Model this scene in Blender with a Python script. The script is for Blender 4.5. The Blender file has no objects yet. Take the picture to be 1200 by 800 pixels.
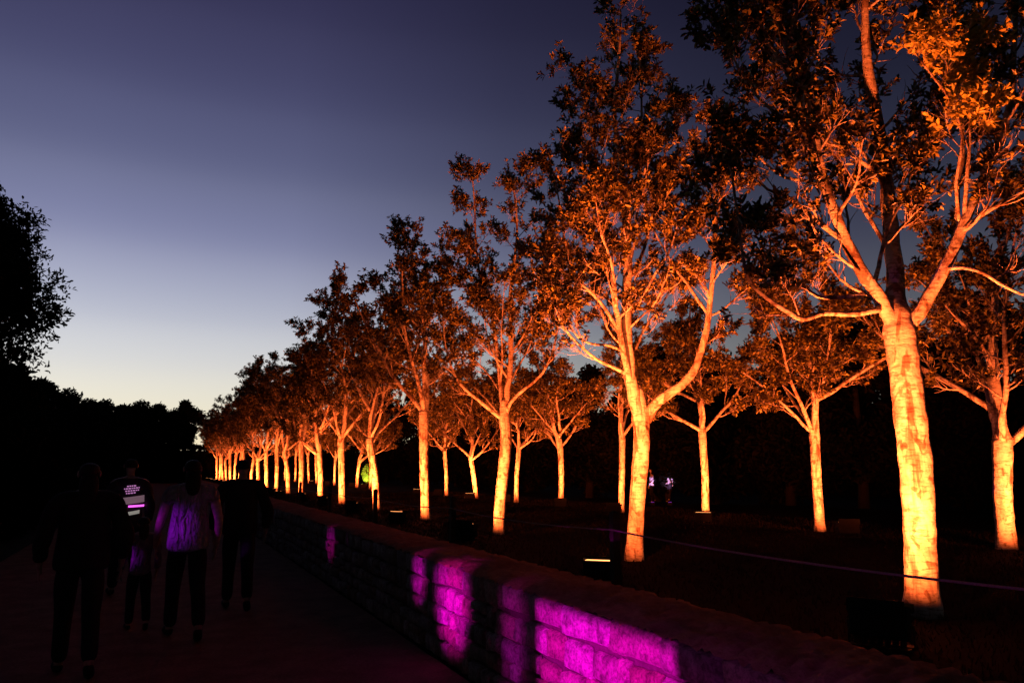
import bpy, bmesh, math, random
import numpy as np
from mathutils import Vector, Matrix, Quaternion
R = math.radians
S = bpy.context.scene
COL = S.collection

# ------------------------------------------------------------------ camera
F = 900.0                                   # focal length in pixels of the 1200 px wide photograph
PITCH, YAW, EYE = 9.4, 24.55, 1.6
cd = bpy.data.cameras.new('camera'); cd.lens = 27.0; cd.sensor_width = 36.0
cd.clip_start = 0.05; cd.clip_end = 3000
cam = bpy.data.objects.new('camera', cd); COL.objects.link(cam)
cam.location = (0, 0, EYE); cam.rotation_euler = (R(90 + PITCH), 0, R(-YAW))
S.camera = cam
_M = Matrix.Rotation(R(-YAW), 3, 'Z') @ Matrix.Rotation(R(90 + PITCH), 3, 'X')
_FW = Vector((math.sin(R(YAW)), math.cos(R(YAW)), 0))       # level forward direction

# ------------------------------------------------------------------ world (dusk sky)
def lin(c):
    return tuple((v/255/12.92 if v/255 <= .04045 else ((v/255+.055)/1.055)**2.4) for v in c)

w = bpy.data.worlds.new("World"); S.world = w; w.use_nodes = True
nt = w.node_tree; nt.nodes.clear()
def N(t, **k):
    n = nt.nodes.new(t)
    for a, b in k.items(): setattr(n, a, b)
    return n
out = N('ShaderNodeOutputWorld'); bg = N('ShaderNodeBackground')
tc = N('ShaderNodeTexCoord'); sep = N('ShaderNodeSeparateXYZ')
nt.links.new(tc.outputs['Generated'], sep.inputs[0])
asin = N('ShaderNodeMath', operation='ARCSINE'); nt.links.new(sep.outputs['Z'], asin.inputs[0])
mr = N('ShaderNodeMapRange'); mr.inputs[1].default_value = 0; mr.inputs[2].default_value = R(60)
nt.links.new(asin.outputs[0], mr.inputs[0])
ramp = N('ShaderNodeValToRGB'); nt.links.new(mr.outputs[0], ramp.inputs[0])
cr = ramp.color_ramp; cr.interpolation = 'CARDINAL'
stops = [(0, (246, 226, 188)), (3, (242, 232, 204)), (6.5, (224, 222, 216)), (10, (192, 195, 208)), (15, (143, 147, 178)),
         (20, (106, 110, 144)), (25, (80, 82, 117)), (31, (58, 57, 90)), (40, (40, 39, 70)), (60, (26, 24, 54))]
while len(cr.elements) < len(stops): cr.elements.new(.5)
for e, (p, c) in zip(cr.elements, stops):
    e.position = p/60
for e, (p, c) in zip(cr.elements, stops):
    e.color = (*lin(c), 1)
# azimuth: the afterglow lies along the path, a little to its left
AZ0 = R(-6)
mx = N('ShaderNodeMath', operation='MULTIPLY'); mx.inputs[1].default_value = math.sin(AZ0)
my = N('ShaderNodeMath', operation='MULTIPLY'); my.inputs[1].default_value = math.cos(AZ0)
nt.links.new(sep.outputs['X'], mx.inputs[0]); nt.links.new(sep.outputs['Y'], my.inputs[0])
ad = N('ShaderNodeMath', operation='ADD'); nt.links.new(mx.outputs[0], ad.inputs[0]); nt.links.new(my.outputs[0], ad.inputs[1])
z2 = N('ShaderNodeMath', operation='MULTIPLY'); nt.links.new(sep.outputs['Z'], z2.inputs[0]); nt.links.new(sep.outputs['Z'], z2.inputs[1])
om = N('ShaderNodeMath', operation='SUBTRACT'); om.inputs[0].default_value = 1.0001; nt.links.new(z2.outputs[0], om.inputs[1])
sq = N('ShaderNodeMath', operation='SQRT'); nt.links.new(om.outputs[0], sq.inputs[0])
dv = N('ShaderNodeMath', operation='DIVIDE'); nt.links.new(ad.outputs[0], dv.inputs[0]); nt.links.new(sq.outputs[0], dv.inputs[1])
ac = N('ShaderNodeMath', operation='ARCCOSINE'); nt.links.new(dv.outputs[0], ac.inputs[0])
am = N('ShaderNodeMapRange'); am.inputs[1].default_value = 0; am.inputs[2].default_value = math.pi
nt.links.new(ac.outputs[0], am.inputs[0])
r2 = N('ShaderNodeValToRGB'); nt.links.new(am.outputs[0], r2.inputs[0])
e2 = r2.color_ramp
st2 = [(0, 1.0), (14, .92), (30, .52), (48, .25), (75, .13), (180, .06)]
while len(e2.elements) < len(st2): e2.elements.new(.5)
for e, (p, v) in zip(e2.elements, st2): e.position = p/180
for e, (p, v) in zip(e2.elements, st2): e.color = (v, v, v, 1)
mul = N('ShaderNodeMix', data_type='RGBA', blend_type='MULTIPLY'); mul.inputs[0].default_value = 1
nt.links.new(ramp.outputs[0], mul.inputs[6]); nt.links.new(r2.outputs[0], mul.inputs[7])
# the physical twilight sky underneath (sun 5 degrees below the horizon)
sky = N('ShaderNodeTexSky', sky_type='NISHITA'); sky.sun_disc = False
sky.sun_elevation = R(-5); sky.sun_rotation = R(-6)
sc_ = N('ShaderNodeMix', data_type='RGBA', blend_type='ADD'); sc_.inputs[0].default_value = .12
nt.links.new(mul.outputs[2], sc_.inputs[6]); nt.links.new(sky.outputs[0], sc_.inputs[7])
nt.links.new(sc_.outputs[2], bg.inputs[0]); bg.inputs[1].default_value = 1.0
nt.links.new(bg.outputs[0], out.inputs[0])

S.view_settings.view_transform = 'Standard'; S.view_settings.look = 'None'
S.view_settings.exposure = 0; S.view_settings.gamma = 1
S.render.engine = 'CYCLES'
cy = S.cycles
cy.use_denoising = True; cy.max_bounces = 5; cy.diffuse_bounces = 3; cy.glossy_bounces = 2
cy.transmission_bounces = 3; cy.transparent_max_bounces = 4; cy.sample_clamp_indirect = 3
cy.use_light_tree = True; cy.caustics_reflective = False; cy.caustics_refractive = False

LAMP_COL = (1.0, 0.140, 0.027)              # orange floodlights under the trees
LAMP_W = 6000.0
MAG = (.92, 0.0, 0.84); VIO = (.42, .0, 1.0)

# ------------------------------------------------------------------ helpers
def ray(px, py):
    return (_M @ Vector(((px-600)/F, (400-py)/F, -1))).normalized()
def on_z(px, py, z):
    d = ray(px, py); t = (z-EYE)/d.z
    return Vector((0, 0, EYE)) + d*t
def on_x(px, X, z):
    """ground point on the line x=X that shows at image column px"""
    lo, hi = .05, 400.
    for _ in range(60):
        m = (lo+hi)/2
        if proj(Vector((X, m, z)))[0] > px: lo = m
        else: hi = m
    return Vector((X, lo, z))
def proj(p):
    q = _M.transposed() @ (p-Vector((0, 0, EYE)))
    return 600+F*q.x/-q.z, 400-F*q.y/-q.z
def at_depth(px, py, depth):
    """point seen at a pixel, on the upright plane that lies `depth` metres ahead"""
    d = ray(px, py); return Vector((0, 0, EYE)) + d*(depth/d.dot(_FW))

def mat(name, build):
    m = bpy.data.materials.new(name); m.use_nodes = True
    t = m.node_tree; b = t.nodes['Principled BSDF']
    build(t, b); return m
def tex_noise(t, scale, detail=6, rough=.6, coord='Object', stretch=None, dist=0):
    c = t.nodes.new('ShaderNodeTexCoord'); n = t.nodes.new('ShaderNodeTexNoise')
    n.inputs['Scale'].default_value = scale; n.inputs['Detail'].default_value = detail
    n.inputs['Roughness'].default_value = rough; n.inputs['Distortion'].default_value = dist
    if stretch:
        mp = t.nodes.new('ShaderNodeMapping'); mp.inputs['Scale'].default_value = stretch
        t.links.new(c.outputs[coord], mp.inputs[0]); t.links.new(mp.outputs[0], n.inputs['Vector'])
    else: t.links.new(c.outputs[coord], n.inputs['Vector'])
    return n
def tex_ramp(t, src, pts):
    r = t.nodes.new('ShaderNodeValToRGB'); e = r.color_ramp
    while len(e.elements) < len(pts): e.elements.new(.5)
    for q, (p, c) in zip(e.elements, pts): q.position = p
    for q, (p, c) in zip(e.elements, pts): q.color = (*c, 1)
    t.links.new(src, r.inputs[0]); return r
def bump(t, b, src, strength, dist=.02):
    n = t.nodes.new('ShaderNodeBump'); n.inputs['Strength'].default_value = strength
    n.inputs['Distance'].default_value = dist
    t.links.new(src, n.inputs['Height']); t.links.new(n.outputs[0], b.inputs['Normal']); return n
def mixrgb(t, a, b, fac, mode='MULTIPLY'):
    m = t.nodes.new('ShaderNodeMix'); m.data_type = 'RGBA'; m.blend_type = mode
    if isinstance(fac, (int, float)): m.inputs[0].default_value = fac
    else: t.links.new(fac, m.inputs[0])
    for i, v in ((6, a), (7, b)):
        if isinstance(v, tuple): m.inputs[i].default_value = (*v, 1)
        else: t.links.new(v, m.inputs[i])
    return m.outputs[2]

class MB:
    def __init__(s): s.v = []; s.f = []
    def add(s, v, f):
        o = len(s.v); s.v += [tuple(p) for p in v]; s.f += [tuple(i+o for i in q) for q in f]
    def box(s, c, h, rot=None, taper=1.0):
        c = Vector(c); vs = []
        for z in (-1, 1):
            k = taper if z > 0 else 1
            for x, y in ((-1, -1), (1, -1), (1, 1), (-1, 1)):
                p = Vector((x*h[0]*k, y*h[1]*k, z*h[2]))
                vs.append(c + (rot @ p if rot else p))
        s.add(vs, [(3, 2, 1, 0), (4, 5, 6, 7), (0, 1, 5, 4), (1, 2, 6, 5), (2, 3, 7, 6), (3, 0, 4, 7)])
    def tube(s, pts, rad, n=8, rough=0, rng=None, cap=True):
        pts = [Vector(p) for p in pts]
        up = Vector((1, 0, 0)); vs = []; m = len(pts)
        for i, p in enumerate(pts):
            d = (pts[min(i+1, m-1)] - pts[max(i-1, 0)]).normalized()
            up = (up - d*up.dot(d))
            if up.length < 1e-3: up = d.orthogonal()
            up.normalize(); sd = d.cross(up)
            for k in range(n):
                a = 2*math.pi*k/n; r = rad[i]*(1+(rng.uniform(-rough, rough) if rough else 0))
                vs.append(p + up*(math.cos(a)*r) + sd*(math.sin(a)*r))
        fs = []
        for i in range(m-1):
            for k in range(n):
                a = i*n+k; b = i*n+(k+1) % n; fs.append((a, b, b+n, a+n))
        if cap:
            fs.append(tuple(range((m-1)*n, m*n))); fs.append(tuple(reversed(range(n))))
        s.add(vs, fs)
    def mesh(s, name, m, smooth=True):
        me = bpy.data.meshes.new(name); me.from_pydata(s.v, [], s.f)
        if m: me.materials.append(m)
        if smooth: me.polygons.foreach_set('use_smooth', [True]*len(me.polygons))
        me.update(); return me
    def build(s, name, m, parent=None, smooth=True):
        o = bpy.data.objects.new(name, s.mesh(name, m, smooth)); COL.objects.link(o)
        if parent: o.parent = parent
        return o
def tag(o, label=None, cat=None, group=None, kind=None):
    for k, v in (('label', label), ('category', cat), ('group', group), ('kind', kind)):
        if v: o[k] = v
    return o
def thing(name, label, cat, loc=(0, 0, 0), rz=0, group=None):
    o = bpy.data.objects.new(name, None); COL.objects.link(o); o.empty_display_size = .2
    o.location = loc; o.rotation_euler = (0, 0, rz); return tag(o, label, cat, group)
def bevel(o, wd=.006, seg=2):
    bm = bmesh.new(); bm.from_mesh(o.data)
    bmesh.ops.bevel(bm, geom=bm.edges[:], offset=wd, segments=seg, affect='EDGES', profile=.5)
    bm.to_mesh(o.data); bm.free(); return o
def mesh_np(name, V, Fc, m, smooth=False):
    """V (n,3); Fc (k,4) quads"""
    me = bpy.data.meshes.new(name); me.vertices.add(len(V)); me.vertices.foreach_set('co', V.astype(np.float32).ravel())
    k = len(Fc); me.loops.add(k*4); me.loops.foreach_set('vertex_index', Fc.astype(np.int32).ravel())
    me.polygons.add(k); me.polygons.foreach_set('loop_start', np.arange(0, k*4, 4, dtype=np.int32))
    me.polygons.foreach_set('loop_total', np.full(k, 4, dtype=np.int32))
    if smooth: me.polygons.foreach_set('use_smooth', np.ones(k, dtype=bool))
    me.materials.append(m); me.update(calc_edges=True); me.validate(); return me
def link(name, me, parent=None):
    o = bpy.data.objects.new(name, me); COL.objects.link(o)
    if parent: o.parent = parent
    return o
def light(name, col, power, loc, target, size, blend, radius=.04, parent=None):
    l = bpy.data.lights.new(name, 'SPOT'); l.color = col; l.energy = power
    l.spot_size = R(size); l.spot_blend = blend; l.shadow_soft_size = radius
    o = bpy.data.objects.new(name, l); COL.objects.link(o)
    o.location = loc; o.rotation_euler = (Vector(target)-Vector(loc)).to_track_quat('-Z', 'Y').to_euler()
    if parent: o.parent = parent
    return o

# ------------------------------------------------------------------ materials
def _bark(t, b):
    n1 = tex_noise(t, 3.0, 8, .65, stretch=(1.4, 1.4, .8)); n2 = tex_noise(t, 14, 6, .7, stretch=(.6, .6, 2.6))
    n3 = tex_noise(t, 2.2, 4, .6, stretch=(2.6, 2.6, .35), dist=.6)
    c1 = tex_ramp(t, n1.outputs[0], [(.3, (.12, .085, .06)), (.44, (.33, .28, .23)), (.56, (.44, .40, .34)), (.72, (.54, .50, .44))])
    c2 = tex_ramp(t, n2.outputs[0], [(.38, (.38, .32, .26)), (.5, (.92, .92, .92)), (.7, (1, 1, 1))])
    c3 = tex_ramp(t, n3.outputs[0], [(.36, (.22, .16, .12)), (.46, (1, 1, 1))])
    x = mixrgb(t, c1.outputs[0], c2.outputs[0], .95); x = mixrgb(t, x, c3.outputs[0], .9)
    n4 = tex_noise(t, 5.5, 3, .5, stretch=(1, 1, .55), dist=1.2)          # flaked patches and old scars
    c4 = tex_ramp(t, n4.outputs[0], [(.56, (1, 1, 1)), (.60, (.42, .30, .22)), (.66, (.30, .2, .14))])
    x = mixrgb(t, x, c4.outputs[0], .9)
    t.links.new(x, b.inputs['Base Color']); b.inputs['Roughness'].default_value = .85
    b.inputs['Specular IOR Level'].default_value = .15
    m = t.nodes.new('ShaderNodeMath'); m.operation = 'MULTIPLY_ADD'; m.inputs[1].default_value = .6
    t.links.new(n2.outputs[0], m.inputs[0]); t.links.new(n4.outputs[0], m.inputs[2]); bump(t, b, m.outputs[0], .9, .03)
M_BARK = mat('pale_bark', _bark)
def leafmat(name, lo, mid, hi, trans, tr_fac, rough=.42, spec=.4):
    def f(t, b):
        g = t.nodes.new('ShaderNodeNewGeometry')
        r = tex_ramp(t, g.outputs['Random Per Island'], [(0, lo), (.55, mid), (.85, hi)])
        t.links.new(r.outputs[0], b.inputs['Base Color']); b.inputs['Roughness'].default_value = rough
        b.inputs['Specular IOR Level'].default_value = spec
        tr = t.nodes.new('ShaderNodeBsdfTranslucent'); tr.inputs[0].default_value = (*trans, 1)
        mx = t.nodes.new('ShaderNodeMixShader'); mx.inputs[0].default_value = tr_fac
        t.links.new(b.outputs[0], mx.inputs[1]); t.links.new(tr.outputs[0], mx.inputs[2])
        t.links.new(mx.outputs[0], t.nodes['Material Output'].inputs[0])
    return mat(name, f)
M_LEAF = leafmat('glossy_leaf', (.012, .008, .004), (.030, .021, .007), (.21, .18, .030), (.06, .055, .008), .08)
M_LAMPLIT = leafmat('lamplit_leaf', (.20, .16, .03), (.36, .31, .05), (.50, .44, .08), (.3, .26, .04), .2)  # lamplit gold of the leaves painted in as a paler leaf colour
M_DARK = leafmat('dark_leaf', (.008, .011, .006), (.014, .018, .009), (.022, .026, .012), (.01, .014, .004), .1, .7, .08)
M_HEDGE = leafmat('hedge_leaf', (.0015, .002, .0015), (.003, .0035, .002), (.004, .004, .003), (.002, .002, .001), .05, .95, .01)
def plain(name, c, rough=.6, metal=0, noise=None, fold=0):
    def f(t, b):
        b.inputs['Roughness'].default_value = rough; b.inputs['Metallic'].default_value = metal; b.inputs['Specular IOR Level'].default_value = .5 if rough < .6 else .12
        n = tex_noise(t, noise or 30, 5)
        r = tex_ramp(t, n.outputs[0], [(.3, tuple(v*.7 for v in c)), (.7, tuple(min(1, v*1.2) for v in c))])
        t.links.new(r.outputs[0], b.inputs['Base Color'])
        if fold:                                               # creases of cloth
            n2 = tex_noise(t, 7, 3, .5, stretch=(1.6, 1.6, .6), dist=1.5); bump(t, b, n2.outputs[0], 1.0, fold)
    return mat(name, f)
M_BLACK = plain('black_housing', (.008, .0075, .0075), .7)
M_MATT = plain('matt_black', (.003, .003, .003), .9)
M_POST = plain('dark_post', (.022, .017, .013), .8)
M_ROPE = plain('rope', (.16, .13, .12), .9, 0, 80)
M_SKIN = plain('skin', (.30, .18, .13), .55)
M_HAIR = plain('dark_hair', (.012, .009, .007), .6, 0, 60)
M_SHIRT = plain('white_shirt', (.27, .245, .245), .9, 0, 9, .16)
M_TROU = plain('dark_trousers', (.010, .009, .011), .9)
M_JACK = plain('black_jacket', (.012, .010, .011), .85)
M_CHILD = plain('grey_jacket', (.14, .12, .15), .85, 0, 9, .12)
M_VEST = plain('dark_vest', (.03, .025, .03), .8)
M_SHOE = plain('dark_shoe', (.012, .011, .010), .6)
def emis(name, c, s):
    def f(t, b):
        b.inputs['Base Color'].default_value = (.1, .1, .1, 1)
        b.inputs['Emission Color'].default_value = (*c, 1); b.inputs['Emission Strength'].default_value = s
    return mat(name, f)
M_LENS = emis('lamp_glass', (1, .36, .11), 3.0)
M_MAGLENS = emis('magenta_glass', (1, .05, .8), 6.0)
M_VIOLENS = emis('violet_glass', (.4, .05, 1), .6)
M_GREENLENS = emis('green_glass', (.7, 1, .2), 6.0)
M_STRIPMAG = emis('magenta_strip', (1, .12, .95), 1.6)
M_STRIPWHITE = emis('pale_reflective_glow', (.75, .70, .62), .30)  # faint emission stands in for light the reflective band throws back
M_STRIPMIX = emis('reflective_glow', (.72, .42, .55), .18)  # same painted-in glow for the wider reflective band
M_TEXT = emis('lettering_glow', (.9, .35, .85), .5)  # printed letters given emission in place of light falling on them
def _ground(a, c, scale, bs):
    def f(t, b):
        n = tex_noise(t, scale, 8, .7); n2 = tex_noise(t, scale*.08, 4)
        r = tex_ramp(t, n.outputs[0], [(.3, a), (.7, c)]); r2_ = tex_ramp(t, n2.outputs[0], [(.3, (.6, .6, .6)), (.7, (1, 1, 1))])
        t.links.new(mixrgb(t, r.outputs[0], r2_.outputs[0], 1.0), b.inputs['Base Color'])
        b.inputs['Roughness'].default_value = .95; b.inputs['Specular IOR Level'].default_value = .03
        bump(t, b, n.outputs[0], bs, .03)
    return f
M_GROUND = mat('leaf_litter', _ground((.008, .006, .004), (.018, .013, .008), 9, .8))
M_PATH = mat('compacted_gravel', _ground((.20, .105, .075), (.36, .21, .145), 38, .6))
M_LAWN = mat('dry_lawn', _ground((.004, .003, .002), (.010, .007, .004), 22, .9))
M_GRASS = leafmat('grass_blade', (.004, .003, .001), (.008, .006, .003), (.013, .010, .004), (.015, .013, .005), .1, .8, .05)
def _stone(t, b):
    g = t.nodes.new('ShaderNodeNewGeometry')
    r = tex_ramp(t, g.outputs['Random Per Island'], [(0, (.15, .085, .05)), (.25, (.22, .19, .19)), (.5, (.18, .12, .075)), (.75, (.29, .25, .24)), (1, (.24, .16, .10))])
    n = tex_noise(t, 9, 9, .7); n2 = tex_noise(t, 45, 6, .7)
    q = tex_ramp(t, n.outputs[0], [(.34, (.22, .18, .17)), (.48, (.72, .70, .70)), (.6, (1, 1, 1))])
    x = mixrgb(t, r.outputs[0], q.outputs[0], .9)
    q2 = tex_ramp(t, n2.outputs[0], [(.38, (.35, .33, .32)), (.55, (1, 1, 1))]); x = mixrgb(t, x, q2.outputs[0], .8)
    t.links.new(x, b.inputs['Base Color']); b.inputs['Roughness'].default_value = .9
    b.inputs['Specular IOR Level'].default_value = .2
    m = t.nodes.new('ShaderNodeMath'); m.operation = 'MULTIPLY_ADD'; m.inputs[1].default_value = .35
    t.links.new(n2.outputs[0], m.inputs[0]); t.links.new(n.outputs[0], m.inputs[2]); bump(t, b, m.outputs[0], .9, .022)
M_STONE = mat('wall_stone', _stone)
M_MORTAR = mat('mortar', _ground((.06, .05, .04), (.11, .09, .07), 30, .8))
M_CAP = mat('wall_top_earth', _ground((.26, .125, .075), (.46, .25, .16), 16, 1.0))

# ------------------------------------------------------------------ setting
GZ = .35                                     # lawn level behind the wall
def sheet(name, x0, x1, y0, y1, z, m, thick=0, nx=1, ny=1, amp=0, seed=0):
    rng = np.random.default_rng(seed)
    X, Y = np.meshgrid(np.linspace(x0, x1, nx+1), np.linspace(y0, y1, ny+1))
    Z = np.full_like(X, z) + (rng.uniform(-amp, amp, X.shape) if amp else 0)
    V = np.stack([X.ravel(), Y.ravel(), Z.ravel()], 1); i = np.arange(nx*ny); a = (i//nx)*(nx+1) + i % nx
    o = link(name, mesh_np(name, V, np.stack([a, a+1, a+nx+2, a+nx+1], 1), m, True)); o['kind'] = 'structure'; return o
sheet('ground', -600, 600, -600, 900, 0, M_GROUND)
sheet('path', -2.35, 2.27, -6, 125, .006, M_PATH, nx=30, ny=400, amp=.006, seed=2)
lw = MB()
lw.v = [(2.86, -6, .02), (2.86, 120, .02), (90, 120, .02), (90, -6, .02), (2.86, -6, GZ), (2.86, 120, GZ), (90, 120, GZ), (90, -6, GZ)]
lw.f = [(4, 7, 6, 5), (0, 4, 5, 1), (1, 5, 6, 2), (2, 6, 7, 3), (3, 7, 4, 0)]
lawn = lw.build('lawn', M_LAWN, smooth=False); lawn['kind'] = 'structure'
# sparse dry grass on the near lawn
def grass(name, n, x0, x1, y0, y1, h, seed):
    g = np.random.default_rng(seed)
    y = y0 + (y1-y0)*g.random(n)**1.7; x = g.uniform(x0, x1, n)
    a = g.uniform(0, 2*math.pi, n); hh = h*g.uniform(.4, 1.2, n); ln = g.uniform(-.6, .6, (n, 2))*hh[:, None]
    wd = .004*(1+y/8); dx, dy = np.cos(a)*wd, np.sin(a)*wd
    b = np.stack([x, y, np.full(n, GZ)], 1)
    V = np.stack([b+np.stack([-dx, -dy, 0*x], 1), b+np.stack([dx, dy, 0*x], 1),
                  b+np.stack([ln[:, 0]+dx*.15, ln[:, 1]+dy*.15, hh], 1), b+np.stack([ln[:, 0]-dx*.15, ln[:, 1]-dy*.15, hh], 1)], 1).reshape(-1, 3)
    o = link(name, mesh_np(name, V, np.arange(4*n).reshape(-1, 4), M_GRASS)); o['kind'] = 'stuff'; o['label'] = 'short dry grass on the dark lawn under the trees'; o['category'] = 'grass'
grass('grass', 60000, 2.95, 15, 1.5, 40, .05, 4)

# --- stone wall: coursed rubble face, earth-covered top
WX, WH, WD = 2.30, .80, .62
wall = thing('stone_wall', 'long low rubble stone wall between path and lawn', 'wall', (WX, 0, 0))
rw = random.Random(11)
st = MB()
def stone(y0, y1, z0, z1, near):
    j = .014; g = .007
    base = [(0.03, y0+g, z0+g), (.03, y1-g, z0+g), (.03, y1-g, z1-g), (.03, y0+g, z1-g)]
    base = [(x, y+rw.uniform(-j, j), z+rw.uniform(-j, j)) for x, y, z in base]
    pr = rw.uniform(-.018, .0); cy_, cz_ = (y0+y1)/2, (z0+z1)/2
    if not near:
        mid = [(pr+rw.uniform(-.01, .01), cy_+(y-cy_)*.93, cz_+(z-cz_)*.88) for x, y, z in base]
        st.add(base+mid, [(4, 7, 6, 5)]+[(i, i+4, (i+1) % 4+4, (i+1) % 4)[::1] for i in range(4)]); return
    # subdivided uneven face with rounded arrises
    nu, nv = 7, 5; vs = []
    for a in range(nv):
        for b_ in range(nu):
            u, v = (0, .055, .28, .5, .72, .945, 1)[b_], (0, .10, .5, .90, 1)[a]; rim = b_ in (0, nu-1) or a in (0, nv-1)
            y = (base[0][1]*(1-u)+base[1][1]*u)*(1-v)+(base[3][1]*(1-u)+base[2][1]*u)*v
            z = (base[0][2]*(1-u)+base[1][2]*u)*(1-v)+(base[3][2]*(1-u)+base[2][2]*u)*v
            x = .026 if rim else pr + rw.uniform(-.006, .006)
            vs.append((x, y+rw.uniform(-.006, .006), z+rw.uniform(-.006, .006)))
    st.add(vs, [(a*nu+b_, (a+1)*nu+b_, (a+1)*nu+b_+1, a*nu+b_+1) for a in range(nv-1) for b_ in range(nu-1)])
y_end = 62
courses = [0, .16, .29, .43, .61, .80]
for ci in range(5):
    y = -1.2 + rw.random()*.2
    while y < y_end:
        L = rw.uniform(.26, .58) if ci == 4 else rw.uniform(.12, .38)
        z0, z1 = courses[ci], courses[ci+1]
        if ci < 4 and rw.random() < .22 and L > .25:          # a stone split in two thin ones
            zm = z0+(z1-z0)*rw.uniform(.4, .6); stone(y, y+L, z0, zm, y < 16); stone(y, y+L, zm, z1, y < 16)
        else: stone(y, y+L, z0+rw.uniform(-.012, .012), z1+(rw.uniform(-.02, .008) if ci == 4 else rw.uniform(-.012, .012)), y < 16)
        y += L
st.build('stonework', M_STONE, wall)
core = MB(); core.box(((.032+WD)/2, (y_end-1.2)/2, WH/2-.01), ((WD-.032)/2, (y_end+1.2)/2, WH/2-.012)); core.build('mortar_core', M_MORTAR, wall, False)
g = np.random.default_rng(5)
nx_, ny_ = 10, 1300
X, Y = np.meshgrid(np.linspace(-.012, WD+.06, nx_+1), -1.2+(y_end+1.2)*np.linspace(0, 1, ny_+1)**1.5)
Z = WH + .015 + .03*np.sin(np.pi*np.clip((X)/WD, 0, 1)) + g.uniform(-.016, .016, X.shape)
Xj = X + g.uniform(-.014, .014, X.shape)
Z[:, 0] -= .02; Z[:, -1] = GZ+.1
V = np.stack([Xj.ravel(), Y.ravel(), Z.ravel()], 1); i = np.arange(nx_*ny_); a = (i//nx_)*(nx_+1)+i % nx_
cap = link('capping', mesh_np('capping', V, np.stack([a, a+1, a+nx_+2, a+nx_+1], 1), M_CAP, True), wall)

# ------------------------------------------------------------------ foliage helpers
def leaves_mesh(name, P, D, m, nleaf=8, L=.085, W=.030, spread=1.0, seed=0, jitter=.015):
    """rosettes: P (n,3) centres, D (n,3) shoot directions; every leaf is folded along its midrib"""
    g = np.random.default_rng(seed); P = np.asarray(P, float); D = np.asarray(D, float); n = len(P)
    D /= np.linalg.norm(D, axis=1)[:, None]+1e-9
    P = np.repeat(P, nleaf, 0); D = np.repeat(D, nleaf, 0); k = len(P)
    ref = np.where(np.abs(D[:, 2:3]) > .9, [[1., 0, 0]], [[0, 0, 1.]])
    A = np.cross(D, ref); A /= np.linalg.norm(A, axis=1)[:, None]; B = np.cross(D, A)
    ph = np.tile(np.arange(nleaf)*2.4, n) + g.uniform(-.5, .5, k) + np.repeat(g.uniform(0, 6.3, n), nleaf)
    el = g.uniform(.35, 1.35, k)*spread
    rad = A*np.cos(ph)[:, None]+B*np.sin(ph)[:, None]
    T = D*np.cos(el)[:, None]+rad*np.sin(el)[:, None]
    T[:, 2] -= .12*g.random(k); T /= np.linalg.norm(T, axis=1)[:, None]
    S_ = np.cross(T, D+g.normal(0, .25, (k, 3))); S_ /= np.linalg.norm(S_, axis=1)[:, None]+1e-9
    U = np.cross(S_, T)
    l = L*g.uniform(.6, 1.25, k)[:, None]; w_ = W*g.uniform(.75, 1.2, k)[:, None]*.5
    b = P + D*(g.uniform(-.05, .02, k)[:, None]*L/.085) + g.normal(0, jitter, (k, 3))
    fold = w_*.45; dr = -U*l*g.uniform(0, .22, k)[:, None]
    v0 = b; v1 = b+T*l*.38+S_*w_*.85+U*fold; v2 = b+T*l*.70+S_*w_+U*fold+dr*.5
    v3 = b+T*l+dr; v4 = b+T*l*.70-S_*w_+U*fold+dr*.5; v5 = b+T*l*.38-S_*w_*.85+U*fold
    V = np.stack([v0, v1, v2, v3, v4, v5], 1).reshape(-1, 3); i = np.arange(k)[:, None]*6
    Fc = np.concatenate([i+[[0, 1, 2, 3]], i+[[0, 3, 4, 5]]], 0)
    return mesh_np(name, V, Fc, m)

def rnd_perp(d, rng):
    v = Vector((rng.uniform(-1, 1), rng.uniform(-1, 1), rng.uniform(-1, 1)))
    v = v - d*v.dot(d); return v.normalized() if v.length > 1e-3 else d.orthogonal().normalized()
def smooth_path(pts, sub=3):
    pts = [Vector(p) for p in pts]; o = []
    for i in range(len(pts)-1):
        p0 = pts[max(i-1, 0)]; p1 = pts[i]; p2 = pts[i+1]; p3 = pts[min(i+2, len(pts)-1)]
        for k in range(sub):
            t = k/sub
            o.append(.5*((2*p1)+(p2-p0)*t+(2*p0-5*p1+4*p2-p3)*t*t+(3*p1-p0-3*p2+p3)*t**3))
    o.append(pts[-1]); return o
def along(path, f):
    L = [0]
    for a_, b_ in zip(path, path[1:]): L.append(L[-1]+(b_-a_).length)
    t = f*L[-1]
    for i in range(len(path)-1):
        if L[i+1] >= t:
            k = (t-L[i])/max(1e-6, L[i+1]-L[i]); return path[i].lerp(path[i+1], k), (path[i+1]-path[i]).normalized(), L[-1]
    return path[-1], (path[-1]-path[-2]).normalized(), L[-1]

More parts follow.
